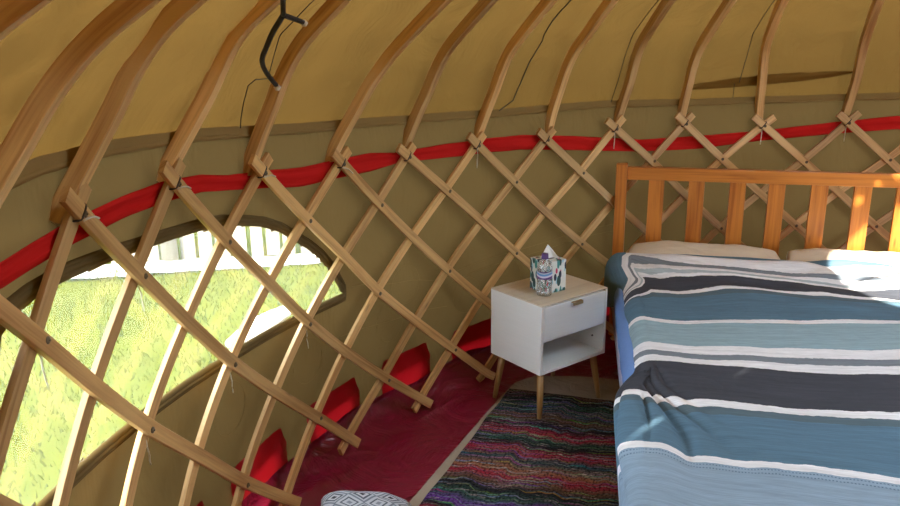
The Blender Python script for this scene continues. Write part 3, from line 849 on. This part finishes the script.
# tissue box
def floral():
    t = NT('floral_card'); co = t.obj_co()
    c = None
    base = (.66, .66, .58)
    cur = None
    specs = [(55., 17., (.35, .55, .60), .40, .3), (46., 3., (.05, .25, .22), .42, .32), (42., 0., (.02, .07, .06), .45, .34), (60., 7., (.55, .03, .10), .33, .16), (52., 11., (.015, .025, .05), .38, .24)]
    cur = t.mix(t.noise(co, 25, 2), base, (.75, .75, .70))
    for sc, off, col, th, prob in specs:
        mp = t.n('ShaderNodeMapping', {'Vector': co, 'Location': (off, off*.7, off*.3), 'Rotation': (off, .4*off, .6), 'Scale': (1, 1, .45)}).outputs[0]
        vo = t.n('ShaderNodeTexVoronoi', {'Vector': mp, 'Scale': sc})
        sel = t.math('MULTIPLY', t.math('LESS_THAN', vo.outputs['Distance'], th), t.math('LESS_THAN', t.n('ShaderNodeSeparateColor', {0: vo.outputs['Color']}).outputs[0], prob*1.8))
        cur = t.mix(sel, cur, col)
    return t.done(t.pbr(cur, .4))
M['floral'] = floral()
M['tissue'] = cloth('white_tissue', (.85, .82, .76), 20, .3)
tb = Vector((.315, 2.062, zt)); ta = -.30
tu = Vector((math.cos(ta), math.sin(ta), 0)); tv = Vector((-math.sin(ta), math.cos(ta), 0))
tissue = tag(empty('tissue_box', tb+tu*.055+tv*.055), 'cube tissue box with a floral print standing on the nightstand behind the bottle', 'tissue box')
TBW = .105; TBH = .134
tb = tb-tu*.028
m = MB().box(tb, tu*TBW, tv*TBW, (0, 0, TBH)); m.build('carton', M['floral'], tissue, bevel=.002)
ctr = tb+tu*TBW/2+tv*TBW/2+Vector((0, 0, TBH))
m = MB()
slot = [ctr+tu*(.034*math.cos(2*PI*q/20))+tv*(.020*math.sin(2*PI*q/20))+Vector((0, 0, .0008)) for q in range(20)]
m.add(slot, [list(range(20))]); m.build('opening', M['dark_metal'], tissue)
rt = Vector((.643, -.765, 0))   # the sheet stands roughly facing the bed side
def tis(u, v):
    wd = .040*(1-v)**.9; x = (u-.5)*2*wd
    off = Vector((-.765, -.643, 0))*(.010*math.sin(u*7)*(1-v)+.004)
    return ctr+rt*(x+.010*(1-v)-.004)+off+Vector((0, 0, -.004+.062*v))
m = MB().grid(tis, 14, 10); o = m.build('tissue', M['tissue'], tissue, smoothf=True); o.modifiers.new('s', 'SOLIDIFY').thickness = .002

# water bottle
def bottle_mat():
    t = NT('clear_plastic')
    a = t.n('ShaderNodeBsdfTransparent', {'Color': (.86, .88, .88, 1)}).outputs[0]
    co = t.obj_co(); n = t.noise(co, 70., 2)
    g = t.n('ShaderNodeBsdfGlossy', {'Roughness': .08, 'Color': (1, 1, 1, 1), 'Normal': t.bump(n, .9, .01)}).outputs[0]
    d = t.n('ShaderNodeBsdfDiffuse', {'Color': (.5, .5, .47, 1)}).outputs[0]
    ad = t.n('ShaderNodeMixShader', {0: .28, 1: a, 2: g}).outputs[0]
    return t.done(t.n('ShaderNodeMixShader', {0: .28, 1: ad, 2: d}).outputs[0])
M['bottle'] = bottle_mat()
M['cap'] = simple('purple_plastic', (.085, .035, .16), .35)
def label_mat():
    t = NT('bottle_label'); uv = t.uv(); sep = t.n('ShaderNodeSeparateXYZ', {0: uv})
    v = t.math('ADD', sep.outputs[1], t.math('MULTIPLY', t.math('SINE', t.math('MULTIPLY', sep.outputs[0], 14.)), .10))
    c = t.ramp(v, [(0., (.10, .04, .18)), (.28, (.62, .60, .72)), (.52, (.12, .30, .55)), (.8, (.45, .52, .60)), (.95, (.10, .04, .18))], 'CONSTANT')
    return t.done(t.pbr(c, .4))
M['label'] = label_mat()
bc = Vector((.285, 2.062, zt+.0005))
bc = Vector((.281, 2.074, zt+.0005))
bt = tag(empty('water_bottle', bc), 'small clear plastic water bottle with a purple cap in front of the tissue box', 'bottle')
prof = [(.012, .004), (.022, 0), (.029, .002), (.0315, .010), (.0305, .022), (.0315, .034), (.0300, .042), (.0315, .050), (.0300, .058), (.0315, .066), (.0315, .072), (.0305, .074), (.0305, .104), (.0315, .107), (.0305, .118), (.026, .132), (.018, .144), (.0125, .151), (.0125, .160)]
MB().lathe(bc, prof, 28).build('body', M['bottle'], bt, smoothf=True)
MB().lathe(bc, [(.0118, .152), (.0148, .154), (.0148, .157), (.0138, .158), (.0138, .172), (.0125, .175), (.006, .1755)], 24).build('cap', M['cap'], bt, smoothf=True)
vs = []; uv = []; fs = []
for j in range(2):
    for q in range(33):
        a = 2*PI*q/32; vs.append(bc+Vector((.0318*math.cos(a), .0318*math.sin(a), .074+.030*j))); uv.append((q/32, float(j)))
for q in range(32): fs.append((q, q+1, q+34, q+33))
obj('label', vs, fs, M['label'], bt, uv, smoothf=True)

# ------------------------------------------------------------------ rugs
def quad(a, b, c, d, x, y):  # a-b far edge, d-c near edge
    return (a*(1-x)+b*x)*(1-y)+(d*(1-x)+c*x)*y
ra, rb, rc, rd = Vector((-.395, .715, 0)), Vector((.42, .75, 0)), Vector((.36, 2.45, 0)), Vector((-.64, 2.45, 0))
def rugf(x, y):
    q = quad(ra, rb, rc, rd, x, y)
    e = .010*nz(y*9, 4)*(1-x)**8
    z = .010+.004*nz(q.x*4, q.y*5, 1)+.0035*math.sin(q.y*26+2*nz(q.x*3, q.y*2))*.6
    ed = min(x*12, (1-x)*12, y*20, (1-y)*20, 1)
    return B(q.x+e, q.y+.012*nz(x*6, 9)*(1-y)**10, max(.0045, z*(.45+.55*ed)))
rug = MB().grid(rugf, 90, 160, lambda x, y: (x*.9, y)).build('rag_rug', M['rug'], smoothf=True)
so = rug.modifiers.new('s', 'SOLIDIFY'); so.thickness = .005; so.offset = -1
tag(rug, 'multicoloured striped rag rug in dark red, green and purple between nightstand and bed', 'rug')
# fringe of short dark threads on the left selvedge
upoly = [(-.40, .76), (-.385, .62), (-.33, .535), (-.20, .492), (.05, .485), (.44, .50)]
def under(x, y):
    # left boundary then far boundary blended
    u0 = interp(y*2.0+.5, [(.5, -.30), (.6, -.38), (.75, -.415), (1.647, -.572), (2.5, -.72)])
    u = u0+(.46-u0)*x; v = .5+y*1.98+.035*(1-smooth(0, .3, x))*(1-y)**6
    z = .0025+.0035*abs(nz(u*7, v*7, 3))*smooth(1.0, .5, v)
    return B(u, v+.010*nz(u*5, 2)*(1-y)**8, z)
o = MB().grid(under, 60, 120).build('underlay_rug', M['underlay'], smoothf=True)
tag(o, 'plain beige felt rug lying under the rag rug, its edge showing beneath the nightstand', 'rug')

# ------------------------------------------------------------------ patterned cushion at the bottom edge
def pat():
    t = NT('geometric_print'); uv = t.uv(); sep = t.n('ShaderNodeSeparateXYZ', {0: uv})
    X = t.math('MULTIPLY', sep.outputs[0], 3.4); Y = t.math('MULTIPLY', sep.outputs[1], 3.4)
    fx = t.math('ABSOLUTE', t.math('SUBTRACT', t.math('FRACT', X), .5)); fy = t.math('ABSOLUTE', t.math('SUBTRACT', t.math('FRACT', Y), .5))
    dd = t.math('ADD', fx, fy)
    c = t.ramp(dd, [(0, (.03, .03, .035)), (.12, (.50, .50, .52)), (.24, (.09, .10, .12)), (.34, (.46, .47, .50)), (.42, (.17, .19, .22)), (.52, (.48, .49, .52)), (.66, (.08, .09, .11)), (.74, (.45, .46, .49)), (.88, (.20, .21, .24))], 'CONSTANT')
    n = t.noise(t.scale(uv, (90, 90, 1)), 1., 2)
    return t.done(t.pbr(c, .85, t.bump(n, .3, .004)))
M['pattern'] = pat()
cc = Vector((-.83, 1.955, 0))
def cush(top):
    def f(x, y):
        X = x*2-1; Y = y*2-1
        e = max(0, 1-abs(X)**3)*max(0, 1-abs(Y)**3); t = e**.45
        a = Vector((.80, -.60, 0)); b = Vector((.60, .80, 0))
        z = .09+(.075*t if top else -.085*t)+.008*nz(X*3, Y*3, 2)*t
        return cc+a*(X*.15*(1-.06*Y*Y))+b*(Y*.15*(1-.06*X*X))+Vector((0, 0, z-.01+X*-.035))
    return f
m = MB().grid(cush(True), 36, 36); m.grid(cush(False), 36, 36)
for i in range(len(m.f)//2, len(m.f)): m.f[i] = m.f[i][::-1]
o = m.build('cushion', M['pattern'], smoothf=True); o.modifiers.new('w', 'WELD').merge_threshold = .0006
tag(o, 'grey cushion with a geometric diamond print lying on the red groundsheet', 'cushion')

# ------------------------------------------------------------------ black cord hanging by a roof pole
CAMP = Vector((-2.16810687, .50023465, 1.48638974))
def rp(k, r, z): return pol(k, r, z)
hc = tag(empty('hanging_cord', pol(2.9, 2.42, 1.38)), 'black cord tied to a roof pole and looping down in front of the canvas', 'cord')
cpts = [rp(3.05, 2.10, 1.86), rp(3.05, 2.25, 1.74), rp(3.05, 2.395, 1.622), rp(3.05, 2.395, 1.587)]
def spl(key, n=6):
    out = []; N = len(key)-1
    for a in range(N):
        p0 = key[max(a-1, 0)]; p1 = key[a]; p2 = key[a+1]; p3 = key[min(a+2, N)]
        for q in range(n):
            f = q/n; out.append(.5*((2*p1)+(-p0+p2)*f+(2*p0-5*p1+4*p2-p3)*f*f+(-p0+3*p1-3*p2+p3)*f**3))
    out.append(key[-1]); return out
V = Vector
j0 = V((-.972, 2.032, 1.562))
small_tube('cord', spl([V((-1.081, 1.60, 1.83)), V((-1.081, 1.881, 1.638)), V((-1.014, 1.975, 1.593)), j0]), .0062, M['black_cord'], hc, 8)
small_tube('cord', spl([j0, V((-.966, 2.085, 1.524)), V((-.956, 2.131, 1.486)), V((-.945, 2.167, 1.456)), V((-.897, 2.218, 1.423)), V((-.831, 2.266, 1.385))]), .0068, M['black_cord'], hc, 8)
small_tube('cord', spl([j0, V((-.92, 2.06, 1.556)), V((-.865, 2.09, 1.549))]), .0068, M['black_cord'], hc, 8)
for c in (V((-.826, 2.268, 1.378)), V((-.860, 2.092, 1.547))):
    MB().tube([c+V((0, 0, .009)), c, c-V((0, 0, .009))], [.005, .011, .005], 10).build('knot', M['pale_string'], hc, smoothf=True)

# ------------------------------------------------------------------ outside
def gr(x, y):
    X = -9+x*18; Y = -8+y*18
    z = -.03+.02*nz(X*.8, Y*.8)*smooth(2.7, 3.4, math.hypot(X, Y))
    return Vector((X, Y, z-.03))
g = MB().grid(gr, 90, 90).build('ground', M['ground'], smoothf=True); tag(g, kind='structure')
m = MB(); rr = random.Random(3)
for q in range(30000):
    X = rr.uniform(-3.2, 2.6); Y = rr.uniform(1.9, 6.4)
    if math.hypot(X, Y) < 2.72 or Y-6.08 > -.808*(X-.01)-.15: continue
    clump = .5+.7*max(0, nz(X*2.2, Y*2.2)+.4)
    h_ = rr.uniform(.02, .055)*clump; a = rr.uniform(0, 2*PI); w = rr.uniform(.0025, .005)
    b = Vector((X, Y, -.05)); s = Vector((math.cos(a), math.sin(a), 0))*w; l = Vector((rr.uniform(-1, 1), rr.uniform(-1, 1), 0))*h_*.6
    n0 = len(m.v); m.v += [b-s, b+s, b+l*.4+Vector((0, 0, h_*.65))+s*.6, b+l+Vector((0, 0, h_))]; m.uv += [(0, 0)]*4
    m.f += [[n0, n0+1, n0+2], [n0, n0+2, n0+3]]
tag(m.build('grass', M['grass']), 'bright green grass growing outside the window', 'grass', kind='stuff')
fA = Vector((-1.9, 7.62, 0)); fB = Vector((3.4, 3.34, 0)); fd = (fB-fA).normalized(); fn = Vector((fd.y, -fd.x, 0))
if fn.y > 0: fn = -fn
fence = tag(empty('board_fence', (fA+fB)/2), 'pale weathered fence of upright boards beyond the grass outside the window', 'fence')
L = (fB-fA).length; x = 0; q = 0
while x < L:
    wdt = .085+.02*rr.random(); hgt = 1.5+.1*rr.random()
    b = fA+fd*x+Vector((0, 0, -.05))
    MB().box(b, fd*wdt, fn*.018, (rr.uniform(-.02, .02), 0, hgt)).build('board', M['fence'], fence, bevel=.003); x += wdt+.022+.02*rr.random()
for z in (.35, 1.15): MB().box(fA+Vector((0, 0, z))-fn*.04, fd*L, -fn*.03, (0, 0, .08)).build('rail', M['fence'], fence)
pq = Vector((.01, 6.08, 0))+fd*.78
MB().tube([pq+fn*.08+Vector((0, 0, -.05)), pq+fn*.08+Vector((0, 0, 1.7))], .06, 12).build('post', M['fence'], fence, smoothf=True)
# pale strip at the foot of the fence
m = MB().grid(lambda x, y: fA+fd*(L*x)+fn*(.03+.30*y+.08*nz(x*9, y))+Vector((0, 0, -.045+.03*math.sin(PI*y)+.012*nz(x*40, y*4))), 200, 8)
tag(m.build('trim_1', M['gravel'], smoothf=True), kind='structure')
# hedge behind the fence
m = MB()
for q in range(5200):
    s = rr.uniform(-.5, L+.5); t_ = rr.uniform(.1, .9); z = rr.uniform(0, 1.9)
    c = fA+fd*s-fn*t_+Vector((0, 0, z)); a = Vector((rr.gauss(0, 1), rr.gauss(0, 1), rr.gauss(0, 1))).normalized()*.045
    b = a.cross(Vector((rr.gauss(0, 1), rr.gauss(0, 1), rr.gauss(0, 1)))).normalized()*.022
    n0 = len(m.v); m.v += [c-a, c+b, c+a, c-b]; m.uv += [(0, 0)]*4; m.f += [[n0, n0+1, n0+2, n0+3]]
tag(m.build('hedge', M['hedge']), 'leafy green hedge behind the board fence', 'hedge', kind='stuff')
# pale rolled flap lying against the outside of the window sill
def flapf(x, y):
    i = 3.02+x*.75; a = y*2*PI
    return pol(i, 2.72+.045*math.cos(a)*(.6+.4*math.sin(PI*x)), .525+.02*x+.030*math.sin(a)*(.5+.5*math.sin(PI*x)))
o = MB().grid(flapf, 30, 14).build('window_flap', M['pale_cloth'], smoothf=True)
tag(o, 'rolled white flap along the outside of the window sill at its lower right', 'window flap')

# ------------------------------------------------------------------ light
sun = bpy.data.lights.new('sun', 'SUN'); sun.energy = 11.0; sun.color = (1., .93, .80); sun.angle = .012
so_ = bpy.data.objects.new('sun', sun); C.objects.link(so_)
el = math.radians(51); hd = Vector((.93, .45, 0)).normalized()
dirv = Vector((hd.x*math.cos(el), hd.y*math.cos(el), -math.sin(el)))
so_.rotation_euler = dirv.to_track_quat('-Z', 'Y').to_euler(); so_.location = (-4, -1, 5)
w = bpy.data.worlds.new('sky'); bpy.context.scene.world = w; w.use_nodes = True
nt = w.node_tree; nt.nodes.clear()
bg = nt.nodes.new('ShaderNodeBackground'); bg.inputs[0].default_value = (.72, .85, 1., 1); bg.inputs[1].default_value = 7.5
wo = nt.nodes.new('ShaderNodeOutputWorld'); nt.links.new(bg.outputs[0], wo.inputs[0])

# ------------------------------------------------------------------ camera
cam = bpy.data.cameras.new('camera'); co = bpy.data.objects.new('camera', cam); C.objects.link(co)
cam.sensor_width = 36; cam.lens = 748.61979*36/900; cam.clip_start = .02
r_ = Vector((0.6433466787175485, -0.7654813683654134, -0.011971869883770725)); u_ = Vector((0.21188483352838897, 0.16300757032488114, 0.9636043531125345)); f_ = Vector((0.7356696733614526, 0.6224683178300671, -0.2670642712795185))
u_ = r_.cross(f_)
mw = Matrix((( r_.x, u_.x, -f_.x, CAMP.x), (r_.y, u_.y, -f_.y, CAMP.y), (r_.z, u_.z, -f_.z, CAMP.z), (0, 0, 0, 1)))
co.matrix_world = mw
sc = bpy.context.scene; sc.camera = co
sc.view_settings.view_transform = 'Standard'; sc.view_settings.look = 'None'; sc.view_settings.gamma = 1; sc.view_settings.exposure = 0.93
sc.cycles.max_bounces = 10; sc.cycles.diffuse_bounces = 6; sc.cycles.transparent_max_bounces = 12; sc.cycles.use_denoising = True
sc.cycles.caustics_reflective = False; sc.cycles.caustics_refractive = False; sc.cycles.sample_clamp_indirect = 6
